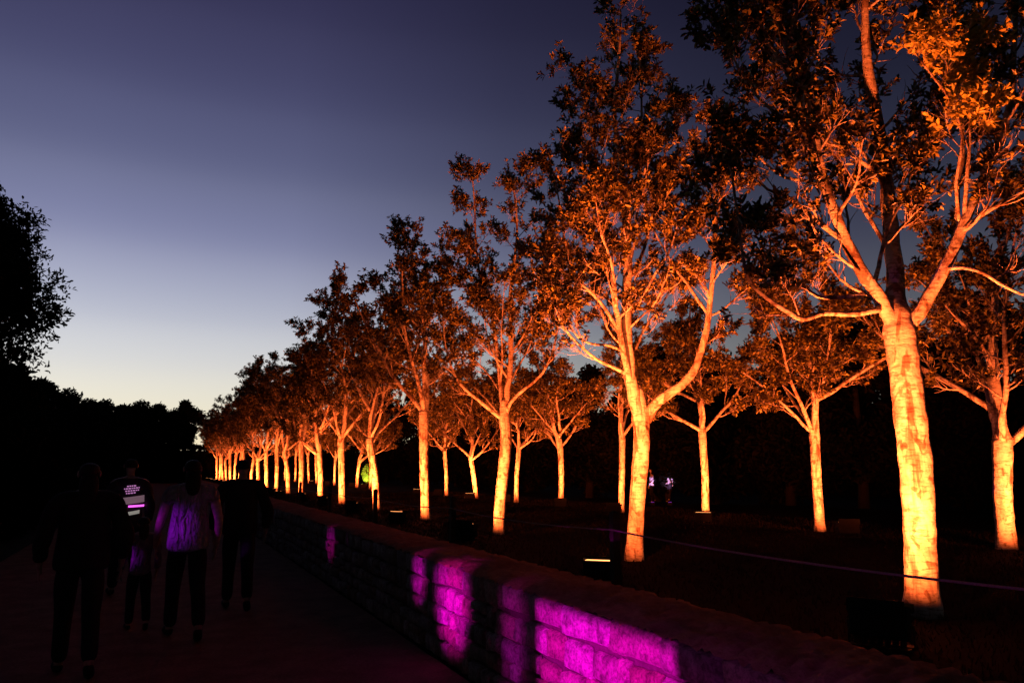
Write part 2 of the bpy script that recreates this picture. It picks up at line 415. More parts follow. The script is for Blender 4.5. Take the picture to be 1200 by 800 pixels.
DENS = 2.5
class Tree:
    """trunk and limbs are given as polylines; side branches, twigs and leaf rosettes grow on them"""
    def __init__(s, seed): s.rng = random.Random(seed); s.P = []; s.D = []; s.limbs = []; s.paths = []; s.open = .35; s.seed = seed
    def twig(s, mb, p, d, L, r, leafy):
        rng = s.rng; n = 4; pts = [p]; q = p.copy(); dd = d.copy()
        for i in range(n):
            dd = (dd + rnd_perp(dd, rng)*.28 + Vector((0, 0, .16))).normalized(); q = q+dd*(L/n); pts.append(q.copy())
        mb.tube(pts, [r*(1-.7*i/n) for i in range(n+1)], 4, cap=False)
        if rng.random() < leafy:
            s.P.append(tuple(q)); s.D.append(tuple(dd))
            if rng.random() < .85: s.P.append(tuple(pts[-2])); s.D.append(tuple((dd+rnd_perp(dd, rng)*.9).normalized()))
            if rng.random() < .6: s.P.append(tuple(pts[-3])); s.D.append(tuple((dd+rnd_perp(dd, rng)*.9).normalized()))
        return pts
    def side(s, mb, p, d, L, r, leafy, twigs, tw_len=.30):
        rng = s.rng; n = 6; pts = [p]; q = p.copy(); dd = d.copy()
        for i in range(n):
            dd = (dd + rnd_perp(dd, rng)*.2 + Vector((0, 0, .10))).normalized(); q = q+dd*(L/n); pts.append(q.copy())
        mb.tube(pts, [r*(1-.65*i/n) for i in range(n+1)], 5, cap=False)
        for k in range(int(twigs*DENS)):
            f = rng.uniform(.35, 1); a_, t_, _ = along(pts, f)
            td = (t_*rng.uniform(.3, 1)+rnd_perp(t_, rng)*rng.uniform(.6, 1.1)+Vector((0, 0, .15))).normalized()
            s.twig(mb, a_, td, tw_len*rng.uniform(.6, 1.3), max(.0022, r*.32), leafy*(.25 if f < .5 else 1))
        s.twig(mb, pts[-1], dd, tw_len*.7, max(.0022, r*.32), leafy)
    def limb(s, pts, r0, r1, step=.22, side_len=.75, bare=.12, leafy=.85, twigs=5, rad=8, axis=None, low=1.0):
        rng = s.rng; pts = smooth_path(pts, 3); m = len(pts); mb = MB()
        rr = [r0+(r1-r0)*(i/(m-1))**.8 for i in range(m)]
        for i in range(1, m-1): pts[i] = pts[i]+Vector((rng.gauss(0, 1), rng.gauss(0, 1), 0))*rr[i]*.10
        rr[0] *= 1.12; s.paths.append(pts)
        mb.tube(pts, rr, rad, .07, rng)
        _, _, tot = along(pts, 1); n = max(2, int(tot*(1-bare)/step)); ph = rng.random()*6
        for k in range(n):
            f = bare+(1-bare)*(k+rng.random()*.8)/n
            p, d, _ = along(pts, min(f, .995)); ph += 2.4+rng.uniform(-.5, .5)
            a_ = d.orthogonal().normalized(); b_ = d.cross(a_)
            o = a_*math.cos(ph)+b_*math.sin(ph)
            if axis is not None:
                rd = Vector((p.x-axis[0], p.y-axis[1], 0))
                if rd.length > .25: o = (o+rd.normalized()*.6).normalized()
            dd = (d*rng.uniform(.35, .8)+o+Vector((0, 0, .12))).normalized()
            L = side_len*rng.uniform(.55, 1.15)*(1-.45*f); ri = r0+(r1-r0)*f**.8
            lf = leafy*(low if f < s.open else 1)
            s.side(mb, p, dd, L, min(ri*.42, .018), lf, twigs)
        s.twig(mb, pts[-1], d, .25, r1*.8, 1)
        s.limbs.append(mb)
    def at_height(s, k, h):
        return min(s.paths[k], key=lambda q: abs(q.z-h)).copy()
    def finish(s, root, trunk_pts, trunk_r, n=14, leaf_kw=None):
        rng = s.rng; tp = smooth_path(trunk_pts, 5); m = len(tp); tb = MB()
        rr = []
        for i in range(m):
            f = i/(m-1)*(len(trunk_r)-1); k = min(int(f), len(trunk_r)-2); rr.append(trunk_r[k]+(trunk_r[k+1]-trunk_r[k])*(f-k))
        rr = [r*(1+.03*math.sin(i*1.7+s.seed)+rng.uniform(-.015, .015)) for i, r in enumerate(rr)]
        rr[0] *= 1.18; rr[1] *= 1.06
        tp[0] = tp[0]-Vector((0, 0, .12))
        tb.tube(tp, rr, n, .02, rng)
        tb.build('trunk', M_BARK, root)
        for l in s.limbs: l.build('limb', M_BARK, root)
        kw = dict(nleaf=9, L=.095, W=.034, seed=s.seed); kw.update(leaf_kw or {})
        link('crown', leaves_mesh('crown', s.P, s.D, M_LEAF, **kw), root)

# ------------------------------------------------------------------ the avenue of floodlit trees
X1, X2 = 6.10, 12.30
G1, G2 = 'floodlit trees of the front row behind the stone wall', 'floodlit trees of the second row across the lawn'
front_px = [1081, 743, 584, 499, 442, 401, 375.5, 352.5, 338, 324, 312.5, 303]
back_px = [1180, 961, 827, 728, 657, 605, 558, 523, 494, 434, 418, 392, 371, 362, 346, 334]
front_pos = [on_x(p, X1, GZ) for p in front_px]
while len(front_pos) < 21:
    front_pos.append(Vector((X1, front_pos[-1].y+4.25, GZ)))
back_pos = [on_x(p, X2, GZ) for p in back_px]

def local(root_loc, lst, base_px, off0=0.):
    """polyline given as (px, py, metres nearer(-)/farther(+) than the trunk) -> coordinates local to the tree's foot"""
    dep = root_loc.dot(_FW)
    return [at_depth(p[0], p[1], dep+off0+(p[2] if len(p) > 2 else 0))-root_loc for p in lst]

# nearest tree
def tree_near():
    loc = front_pos[0]
    root = thing('floodlit_tree', 'nearest and largest floodlit tree, its leaning trunk beside the wall at right', 'tree', loc, 0, G1)
    L = lambda l: local(loc, l, None)
    T = Tree(101); T.open = .48
    ax = (0, 0)
    T.limb(L([(1058, 412, .02), (1050, 385, .0), (1038, 360, -.02), (1015, 325, -.1), (992, 283, -.2), (976, 245, -.28), (962, 200, -.35), (952, 150, -.4), (940, 100, -.45), (925, 60, -.5), (912, 20, -.5), (903, -40, -.5), (898, -110, -.5)]), .082, .016, .21, .85, .10, .9, 5, 10, ax, .55)
    T.limb(L([(1058, 425, .06), (1054, 385, .20), (1050, 335, .52), (1043, 265, .82), (1035, 195, .92), (1027, 130, .85), (1017, 80, .75), (1014, 20, .6), (1012, -60, .4), (1010, -140, .3), (1012, -230, .3)]), .118, .016, .24, .85, .25, .9, 5, 10, ax, .6)
    T.limb(L([(1057, 412, .02), (1064, 385, 0), (1082, 358, -.05), (1107, 314, -.12), (1126, 270, -.15), (1142, 233, -.15), (1160, 190, -.1), (1178, 145, 0), (1186, 100, .05), (1189, 40, .1), (1194, -40, .2), (1200, -120, .2)]), .074, .016, .24, .70, .22, .9, 5, 10, ax, .45)
    T.limb(L([(1030, 362, -.05), (1000, 368, -.2), (965, 367, -.4), (940, 374, -.55), (918, 362, -.7), (900, 350, -.8), (880, 332, -.9), (872, 310, -1.0), (866, 262, -1.05), (858, 205, -1.1)]), .030, .010, .26, .5, .35, .75, 4, 7, ax, .3)
    T.limb(L([(1012, 345, -.08), (985, 348, -.2), (958, 347, -.3), (935, 330, -.4), (910, 322, -.5), (888, 303, -.6), (868, 280, -.6)]), .024, .008, .22, .5, .2, .8, 4, 6, ax, .3)
    T.limb(L([(1122, 275, -.15), (1150, 252, -.25), (1180, 235, -.3), (1205, 222, -.4), (1245, 200, -.5)]), .026, .010, .25, .5, .3, .75, 4, 6, ax, .3)
    T.limb(L([(1106, 315, -.12), (1130, 314, -.3), (1152, 320, -.4), (1178, 336, -.45), (1205, 346, -.5), (1240, 342, -.55)]), .022, .009, .3, .4, .3, .6, 3, 6, ax, .2)
    T.limb(L([(990, 283, -.2), (965, 265, -.3), (940, 244, -.4), (922, 230, -.5), (900, 222, -.5), (880, 200, -.55)]), .030, .010, .2, .6, .25, .85, 5, 6, ax, .3)
    T.limb(L([(966, 222, -.3), (945, 212, -.4), (920, 208, -.5), (895, 190, -.6), (870, 160, -.6)]), .022, .008, .2, .6, .2, .9, 5, 6, ax, .5)
    T.limb(L([(952, 160, -.4), (930, 148, -.5), (908, 132, -.6), (885, 110, -.7), (865, 80, -.7), (850, 40, -.7)]), .024, .008, .2, .65, .2, .9, 5, 6, ax, .5)
    T.limb(L([(944, 112, -.45), (925, 85, -.6), (905, 60, -.6), (890, 20, -.7), (880, -40, -.7)]), .022, .008, .2, .65, .2, .9, 5, 6, ax, .5)
    T.limb(L([(1035, 205, .90), (1010, 190, .85), (985, 172, .8), (965, 165, .8), (950, 130, .8)]), .028, .008, .25, .5, .35, .7, 4, 6, ax, .3)
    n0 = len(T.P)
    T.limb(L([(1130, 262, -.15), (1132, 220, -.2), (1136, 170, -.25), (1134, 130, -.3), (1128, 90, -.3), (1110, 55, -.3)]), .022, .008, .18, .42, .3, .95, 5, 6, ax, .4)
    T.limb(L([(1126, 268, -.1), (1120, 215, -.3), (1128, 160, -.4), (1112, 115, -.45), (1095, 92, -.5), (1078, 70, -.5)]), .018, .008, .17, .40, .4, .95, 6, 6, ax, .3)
    lamplit = T.P[n0:], T.D[n0:]; T.P, T.D = T.P[:n0], T.D[:n0]      # paler leaf colour stands in for lamplight on these two shoots
    link('lamplit_leaves', leaves_mesh('lamplit_leaves', *lamplit, M_LAMPLIT, nleaf=10, L=.082, W=.031, seed=9), root)
    # boughs towards and away from the viewer that fill the crown
    for k, (az, tilt, h0, Ln) in enumerate([(0.6, .7, 2.9, 2.3), (1.6, .55, 3.3, 2.6), (.5, .6, 3.4, 2.0), (3.6, .6, 3.8, 2.2), (2.0, .45, 4.2, 2.6), (1.2, .4, 4.4, 1.9), (.9, .5, 4.4, 2.2)]):
        rg = T.rng; p = T.at_height((0, 1, 2)[k % 3], h0); d = Vector((math.cos(az)*math.sin(tilt), math.sin(az)*math.sin(tilt), math.cos(tilt))); pts = [p]
        for i in range(7): d = (d+rnd_perp(d, rg)*.14+Vector((0, 0, .06))).normalized(); pts.append(pts[-1]+d*Ln/7)
        T.limb(pts, .026, .008, .19, .65, .22, .9, 5, 6, ax, .5)
    T.finish(root, L([(1081, 717), (1079, 650), (1077, 600), (1073, 540), (1066, 480), (1060, 430), (1054, 390, .02), (1050, 362, .06), (1047, 335, .16)]),
             [.150, .132, .134, .140, .138, .134, .138, .115, .06], 20, dict(nleaf=11, L=.078, W=.029))
    return root

def tree_second():
    loc = front_pos[1]
    root = thing('floodlit_tree', 'tall floodlit tree with one low thick bough bending right, behind the rope post', 'tree', loc, 0, G1)
    L = lambda l: local(loc, l, None); T = Tree(202); T.open = .48; ax = (0, 0)
    T.limb(L([(749, 492), (741, 455, -.05), (735, 405, -.1), (735, 350, -.1), (736, 300, -.05), (735, 255), (731, 215), (724, 170), (720, 130), (724, 85), (727, 40), (727, 12)]), .105, .012, .23, .95, .12, .9, 6, 10, ax, .45)
    T.limb(L([(755, 492), (772, 470, -.1), (797, 452, -.2), (816, 428, -.25), (828, 385, -.3), (834, 335, -.3), (838, 275, -.3), (836, 210, -.3), (828, 150, -.2)]), .088, .014, .22, .95, .28, .95, 6, 10, ax, .4)
    T.limb(L([(741, 455, -.05), (730, 415, -.3), (724, 375, -.45), (716, 330, -.55), (708, 285, -.6), (702, 235, -.6), (698, 185, -.6), (690, 135, -.5), (684, 95, -.5)]), .052, .011, .2, .85, .2, .9, 6, 8, ax, .4)
    T.limb(L([(738, 440, -.1), (718, 430, -.3), (698, 420, -.5), (680, 405, -.6), (664, 388, -.8), (650, 360, -.9), (645, 320, -.9)]), .030, .009, .2, .7, .25, .9, 5, 7, ax, .4)
    T.limb(L([(736, 415, -.1), (715, 405, -.2), (690, 402, -.2), (672, 388, -.3), (655, 345, -.3), (648, 300, -.3)]), .024, .008, .2, .7, .3, .9, 5, 6, ax, .4)
    T.limb(L([(728, 392, -.4), (708, 360, -.5), (690, 340, -.6), (674, 325, -.7), (662, 280, -.7), (655, 235, -.7), (648, 200, -.7)]), .030, .009, .2, .75, .25, .9, 6, 7, ax, .5)
    T.limb(L([(734, 260), (746, 238, .1), (751, 200, .1), (752, 150, .1), (751, 100, .1), (748, 60, .1)]), .042, .010, .2, .7, .25, .9, 6, 7, ax, .8)
    T.limb(L([(735, 330), (752, 300, .2), (762, 265, .3), (772, 225, .35), (780, 175, .4), (782, 120, .4)]), .034, .010, .2, .75, .25, .9, 6, 7, ax, .7)
    T.limb(L([(738, 370), (755, 345, -.2), (768, 320, -.3), (782, 300, -.4), (795, 260, -.4), (800, 215, -.4)]), .026, .009, .2, .7, .35, .9, 5, 6, ax, .5)
    for k, (az, tilt, h0, Ln) in enumerate([(0.5, .75, 2.7, 2.1), (1.5, .7, 3.0, 2.1), (2.5, .75, 3.3, 1.9), (4.2, .7, 3.4, 1.8), (1.9, .6, 4.2, 1.9), (5.0, .6, 4.2, 1.7), (.3, .5, 4.6, 1.6)]):
        rg = T.rng; p = T.at_height((0, 0, 1, 2)[k % 4], h0); d = Vector((math.cos(az)*math.sin(tilt), math.sin(az)*math.sin(tilt), math.cos(tilt))); pts = [p]
        for i in range(7): d = (d+rnd_perp(d, rg)*.14+Vector((0, 0, .08))).normalized(); pts.append(pts[-1]+d*Ln/7)
        T.limb(pts, .026, .008, .2, .7, .22, .9, 6, 6, ax, .5)
    T.finish(root, L([(743, 651), (746, 600), (749, 560), (752, 520), (751, 488), (746, 455, .02)]), [.122, .110, .115, .118, .120, .085], 18, dict(nleaf=11, L=.083, W=.031))

def tree_third():
    loc = front_pos[2]
    root = thing('floodlit_tree', 'floodlit tree with pale Y-shaped limbs, third from the right in the front row', 'tree', loc, 0, G1)
    L = lambda l: local(loc, l, None); T = Tree(303); T.open = .48; ax = (0, 0)
    T.limb(L([(590, 492), (577, 482, -.1), (560, 468, -.3), (545, 456, -.5), (533, 440, -.6), (522, 405, -.7), (518, 360, -.7)]), .050, .011, .22, .8, .3, .9, 6, 8, ax, .3)
    T.limb(L([(592, 490), (598, 472, -.1), (612, 458, -.2), (626, 447, -.3), (640, 430, -.4), (652, 395, -.5), (656, 340, -.5), (655, 290, -.5)]), .046, .011, .22, .85, .3, .9, 6, 8, ax, .3)
    T.limb(L([(591, 492), (595, 455), (598, 425), (599, 390), (598, 350), (602, 310), (606, 270), (603, 230), (598, 205)]), .075, .012, .24, .9, .14, .9, 6, 9, ax, .5)
    T.limb(L([(590, 485), (586, 450, .1), (583, 415, .2), (577, 375, .2), (565, 335, .3), (558, 290, .3), (556, 240, .3), (553, 200, .3)]), .055, .012, .22, .9, .2, .9, 6, 8, ax, .4)
    for k, (az, tilt, h0, Ln) in enumerate([(0.3, .7, 2.8, 2.1), (1.6, .7, 2.7, 2.1), (3.2, .7, 3.0, 2.0), (4.6, .7, 2.9, 2.0), (5.6, .6, 3.6, 1.9), (2.4, .55, 4.0, 1.9)]):
        rg = T.rng; p = T.at_height((2, 3)[k % 2], h0); d = Vector((math.cos(az)*math.sin(tilt), math.sin(az)*math.sin(tilt), math.cos(tilt))); pts = [p]
        for i in range(7): d = (d+rnd_perp(d, rg)*.14+Vector((0, 0, .08))).normalized(); pts.append(pts[-1]+d*Ln/7)
        T.limb(pts, .026, .008, .22, .8, .22, .9, 6, 6, ax, .5)
    T.finish(root, L([(584, 630), (586, 590), (590, 550), (593, 515), (591, 488), (591, 468)]), [.112, .106, .110, .112, .108, .06], 14, dict(nleaf=10, L=.092, W=.034))

def generic(seed, H=7.5, hc=2.2, r=.13, nl=5, lean=(0, 0), spread=.75, low=.5, side=.9, lk=None, twigs=5):
    root = bpy.data.objects.new('floodlit_tree', None); COL.objects.link(root)
    T = Tree(seed); rg = T.rng; top = Vector((lean[0], lean[1], hc))
    for k in range(nl+1):
        if k == 0: d = Vector((rg.uniform(-.1, .1), rg.uniform(-.1, .1), 1)).normalized(); Ln = H-hc; r0 = r*.75; st = top-Vector((0, 0, .12))
        else:
            az = k*6.283/nl+rg.uniform(-.4, .4); t = spread*rg.uniform(.75, 1.25)
            d = Vector((math.cos(az)*math.sin(t), math.sin(az)*math.sin(t), math.cos(t))); Ln = (H-hc)*rg.uniform(.5, .78); r0 = r*rg.uniform(.34, .5)
            st = top+Vector((0, 0, rg.uniform(-.1, .12) if k <= 3 else rg.uniform(.4, 1.0)))
        pts = [st]
        for i in range(8):
            d = (d+rnd_perp(d, rg)*.13+Vector((0, 0, .09))).normalized(); pts.append(pts[-1]+d*Ln/8)
        T.limb(pts, r0, .011, .24, side, .15 if k == 0 else .2, .9, twigs, 8, (0, 0), low)
    for k in range(4):                                         # later boughs off the leader
        az = rg.uniform(0, 6.28); t = .7; d = Vector((math.cos(az)*math.sin(t), math.sin(az)*math.sin(t), math.cos(t)))
        pts = [T.at_height(0, hc+(H-hc)*rg.uniform(.2, .5))]; Ln = (H-hc)*.33
        for i in range(6): d = (d+rnd_perp(d, rg)*.13+Vector((0, 0, .09))).normalized(); pts.append(pts[-1]+d*Ln/6)
        T.limb(pts, r*.25, .009, .24, side*.9, .2, .9, twigs, 6, (0, 0), .7)
    mid = Vector((lean[0]*.35+rg.uniform(-.05, .05), lean[1]*.35+rg.uniform(-.05, .05), hc*.5))
    T.finish(root, [Vector((0, 0, 0)), mid*.5, mid, (mid+top)*.5, top, top+Vector((0, 0, .12)), top+Vector((0, 0, .4))], [r*.94, r*.84, r*.84, r*.86, r*.92, r*.78, r*.36], 12, lk)
    return root
def copy_tree(o):
    c = o.copy(); COL.objects.link(c)
    for ch in o.children:
        d = ch.copy(); COL.objects.link(d); d.parent = c
        for g_ in ch.children:
            e = g_.copy(); COL.objects.link(e); e.parent = d
    return c

tree_near(); tree_second(); tree_third()
LK = dict(nleaf=9, L=.105, W=.040); LK2 = dict(nleaf=9, L=.115, W=.044)
DENS = 2.6
protos = [generic(410, 7.7, 2.35, .125, 6, (.05, -.05), .70, .45, 1.05, LK),
          generic(420, 7.4, 2.0, .115, 5, (.25, .05), .74, .45, 1.05, LK),
          generic(430, 7.5, 2.2, .120, 5, (-.10, .1), .72, .45, 1.0, LK2),
          generic(460, 7.8, 2.5, .115, 3, (-.22, -.12), .55, .5, 1.0, LK),
          generic(470, 7.2, 1.85, .120, 6, (.12, .28), .88, .5, .95, LK2),
          generic(440, 6.6, 2.05, .115, 6, (.02, .0), .95, .85, .95, LK2),
          generic(450, 6.4, 2.2, .110, 5, (-.05, .1), .95, .8, .95, LK2)]
protos.append(generic(481, 7.0, 1.65, .165, 4, (-.08, .05), .75, .55, 1.0, LK))
used = [False]*8
def place(pi, loc, rz, sc, label, group):
    o = protos[pi] if not used[pi] else copy_tree(protos[pi]); used[pi] = True
    o.location = loc; o.rotation_euler = (0, 0, rz); o.scale = (sc[0], sc[0], sc[1])
    return tag(o, label, 'tree', group)
ordn = ['nearest', 'second', 'third', 'fourth', 'fifth', 'sixth', 'seventh', 'eighth', 'ninth', 'tenth', 'eleventh', 'twelfth', 'thirteenth',
        'fourteenth', 'fifteenth', 'sixteenth', 'seventeenth', 'eighteenth', 'nineteenth', 'twentieth', 'twenty-first']
rp = random.Random(77)
fx = {3: (3, .4, (1.0, 1.0)), 4: (1, 2.9, (1.0, 1.0)), 5: (2, 1.3, (1.0, 1.0)), 6: (4, .6, (.97, 1.0)), 7: (0, 3.6, (.97, .96)), 8: (1, 2.6, (1, 1)), 9: (3, 4.4, (1, .95)), 10: (2, 1, (1, 1.0)), 11: (4, 3.0, (1, .98))}
for i in range(3, len(front_pos)):
    pi, rz, sc = fx.get(i, (rp.randrange(5), rp.uniform(0, 6.28), (rp.uniform(.9, 1.05), rp.uniform(.92, 1.04))))
    if i < 12: lb = 'orange floodlit tree, %s from the right in the front row' % ordn[i]
    else: lb = 'far small glowing tree, %s from the right in the front row' % ordn[i]
    place(pi, front_pos[i], rz, (sc[0]*1.14, sc[1]*1.02), lb, G1)
bx = {0: (7, 2.3, (1, 1)), 1: (5, .3, (1, .95)), 2: (6, 2.0, (.95, .98)), 3: (3, 3.3, (.9, .85)), 4: (5, 5.0, (.95, .92)), 5: (6, 3.9, (.9, .9)), 6: (4, 2.2, (.95, .9)), 7: (6, .7, (.9, .92))}
for i, p in enumerate(back_pos):
    pi, rz, sc = bx.get(i, (rp.randrange(2, 7), rp.uniform(0, 6.28), (rp.uniform(.85, 1), rp.uniform(.9, 1.0))))
    if i == 0: lb = 'floodlit tree cut by the right edge of the picture, rightmost of the second row'
    else: lb = 'smaller floodlit tree, %s from the right in the second row' % ordn[i]
    place(pi, p, rz, sc, lb, G2)

# ------------------------------------------------------------------ floodlights at the trees' feet
def make_flood(deg):
    root = bpy.data.objects.new('floodlight', None); COL.objects.link(root)
    tilt = Matrix.Rotation(R(-deg), 3, 'X')                       # face looks up and towards +Y (the tree)
    h = MB(); h.box((0, 0, .17), (.19, .085, .10), tilt); o = bevel(h.build('housing', M_BLACK, root, False), .012)
    fin = MB()
    for k in range(7): fin.box(Vector((0, 0, .17)) + tilt @ Vector((-.15+.05*k, 0, -.125)), (.006, .07, .03), tilt)
    fin.build('cooling_fin', M_BLACK, o, False)
    le = MB(); le.box(Vector((0, 0, .17)) + tilt @ Vector((0, 0, .101)), (.165, .062, .004), tilt); le.build('lens', M_LENS, o, False)
    for sx in (-1, 1):
        vz = MB(); vz.box(Vector((0, 0, .17)) + tilt @ Vector((sx*.185, 0, .108)), (.005, .085, .014), tilt); vz.build('shade_flap', M_BLACK, root, False)
    vz = MB(); vz.box((0, .150, .270), (.20, .004, .028)); vz.box((0, .125, .245), (.20, .022, .004)); vz.build('front_shade', M_MATT, root, False)
    if deg > 10:
        vz = MB(); vz.box((0, -.112, .300), (.19, .004, .050)); vz.build('rear_shade', M_BLACK, root, False)
    yk = MB(); yk.tube([(-.215, 0, .18), (-.215, 0, .02), (.215, 0, .02), (.215, 0, .18)], [.012]*4, 6); yk.build('bracket', M_BLACK, root)
    ba = MB(); ba.box((0, 0, .014), (.20, .10, .012)); ba.build('base_plate', M_BLACK, root, False)
    return root
floods = {14: make_flood(14), 3: make_flood(3)}; first_flood = {14: True, 3: True}
shared_spot = bpy.data.lights.new('lamp_beam', 'SPOT'); shared_spot.color = LAMP_COL; shared_spot.energy = LAMP_W
shared_spot.spot_size = R(112); shared_spot.spot_blend = 1.0; shared_spot.shadow_soft_size = .022
def place_flood(loc, tgt, label, power=1.0, elev=47, deg=3):
    o = floods[deg] if first_flood[deg] else copy_tree(floods[deg]); first_flood[deg] = False
    d = Vector(tgt)-Vector(loc); az = math.atan2(d.y, d.x)-math.pi/2
    o.location = loc; o.rotation_euler = (0, 0, az); tag(o, label, 'floodlight', 'orange floodlights set on the lawn before the trees')
    l = shared_spot
    if power != 1.0: l = shared_spot.copy(); l.energy = LAMP_W*power
    s = bpy.data.objects.new('lamp_beam', l); COL.objects.link(s)
    h = Vector((math.cos(az+math.pi/2), math.sin(az+math.pi/2), 0))
    s.location = Vector(loc)+Vector((0, 0, .33))+h*.06
    s.rotation_euler = (h*math.cos(R(elev))+Vector((0, 0, math.sin(R(elev))))).to_track_quat('-Z', 'Y').to_euler()
    return o
rl = random.Random(5)
for i, p in enumerate(front_pos):
    off = Vector((-.98, -.80, 0)) if i > 1 else (Vector((-1.35, -.72, 0)), Vector((-1.5, -1.95, 0)))[i]
    if i == 1: off = on_x(705, 4.45, GZ)-p
    if i > 2: off = off+Vector((rl.uniform(-.12, .15), rl.uniform(-.15, .12), 0))
    place_flood(p+off, p, 'black floodlight behind the wall, below the %s front-row tree from the right' % ('first' if i == 0 else ordn[i]),
                (1.0, 1.35, .52, .45)[i] if i < 4 else rl.uniform(.42, .68), (46, 45, 40)[i] if i < 3 else 38, 14 if i in (0, 2, 4, 5, 6, 8) else 3)
for i, p in enumerate(back_pos):
    off = Vector((-.75+rl.uniform(-.15, .15), -1.15+rl.uniform(-.2, .2), 0))
    place_flood(p+off, p, 'black floodlight across the lawn, below the %s second-row tree from the right' % ('first' if i == 0 else ordn[i]), rl.uniform(.36, .52), 40, 3 if i in (2, 6, 8, 12) else 14)

# ------------------------------------------------------------------ rope barrier
RX = 4.15
_p1, _p2 = on_x(722, RX, GZ).y, on_x(530, RX, GZ).y; _d = _p2-_p1
posts_y = [_p1+_d*k for k in range(-1, 6)]
for i, y in enumerate(posts_y):
    if i == 0: continue
    t = MB(); t.box((0, 0, .40), (.038, .038, .42)); t.box((0, 0, .83), (.036, .036, .012), None, .4)
    o = t.build('barrier_post', M_POST, None, False); o.location = (RX, y, GZ)
    tag(o, 'dark wooden rope post behind the wall, %s from the right' % ('first', 'second', 'third', 'fourth', 'fifth', 'sixth')[i-1], 'post', 'posts of the rope barrier')
rp_ = MB(); pts = []
for a_, b_ in zip(posts_y, posts_y[1:]):
    for k in range(12):
        f = k/12; pts.append((RX-.045, a_+(b_-a_)*f, GZ+.66-.14*4*f*(1-f)*.35))
rp_.tube(pts, [.0085]*len(pts), 6)
tag(rp_.build('barrier_rope', M_ROPE), 'thin rope strung between the dark posts in front of the trees', 'rope')

# ------------------------------------------------------------------ dark background planting
def clump_tree(name, label, loc, H, R0, z0, seed, n=2600, leaf=.30, group=None, shape='round', trunk_r=.2, mat_=None, nb=34):
    root = thing(name, label, 'tree', loc, 0, group); g = np.random.default_rng(seed)
    tb = MB(); rg = random.Random(seed)
    tb.tube([(0, 0, -.2), (.05, 0, z0*.6+.3), (rg.uniform(-.1, .1), 0, H*.55), (0, 0, H*.8)], [trunk_r, trunk_r*.85, trunk_r*.5, trunk_r*.2], 8); 
    C = []
    for k in range(nb):
        f = g.random(); z = z0+(H-z0)*f
        rr = R0*(math.sin(math.pi*min(1, (f*.86+.12)))**.75 if shape == 'round' else (1-f)**.7*1.05+.05)
        a_ = g.uniform(0, 6.28); q = g.random()**.5
        C.append((math.cos(a_)*rr*q, math.sin(a_)*rr*q, z, g.uniform(.22, .42)*R0*(.6 if f > .85 else 1)))
        tb.tube([(0, 0, max(z0*.6, z-.3*R0)), (C[-1][0]*.6, C[-1][1]*.6, z-.1), C[-1][:3]], [trunk_r*.3, trunk_r*.18, trunk_r*.08], 5)
    tb.build('trunk', M_BARK2, root)
    C = np.array(C); idx = g.integers(0, nb, n); v = g.normal(0, 1, (n, 3)); v /= np.linalg.norm(v, axis=1)[:, None]
    rad = C[idx, 3:4]*g.random((n, 1))**.35*g.uniform(.75, 1.1, (n, 1))
    P = C[idx, :3]+v*rad
    link('crown', leaves_mesh('crown', P, v+np.array([0, 0, .5]), mat_ or M_DARK, nleaf=6, L=leaf, W=leaf*.42, seed=seed, jitter=leaf*.3), root)
    return root
M_BARK2 = plain('dark_bark', (.006, .005, .004), .9)
LG = 'dark trees and shrubs along the left side of the path'
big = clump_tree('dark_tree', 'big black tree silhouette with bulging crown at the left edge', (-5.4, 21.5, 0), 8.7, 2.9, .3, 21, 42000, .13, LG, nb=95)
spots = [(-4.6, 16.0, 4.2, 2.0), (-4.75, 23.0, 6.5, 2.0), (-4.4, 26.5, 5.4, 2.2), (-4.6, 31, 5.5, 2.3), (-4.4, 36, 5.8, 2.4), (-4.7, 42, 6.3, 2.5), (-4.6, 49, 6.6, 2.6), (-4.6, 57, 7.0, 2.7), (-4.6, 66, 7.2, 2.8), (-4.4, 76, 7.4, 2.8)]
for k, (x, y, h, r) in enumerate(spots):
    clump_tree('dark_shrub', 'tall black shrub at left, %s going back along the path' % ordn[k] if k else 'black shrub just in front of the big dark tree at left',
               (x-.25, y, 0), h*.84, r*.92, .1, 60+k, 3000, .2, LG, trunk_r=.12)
fs = [(-7, 104, 10.6, 4.2), (-3.2, 108, 11.3, 3.6), (-.3, 112, 10.8, 2.8), (3.0, 109, 11.6, 1.9)]
for k, (x, y, h, r) in enumerate(fs):
    clump_tree('distant_tree', 'dark distant tree at the path\'s end, %s of four from the left' % ('first', 'second', 'third', 'fourth')[k], (x, y, 0), h*(.86 if k != 3 else .84), r, 1.2 if k < 3 else 4.5, 90+k, 2600, .45, 'dark trees closing the far end of the path', trunk_r=.25)
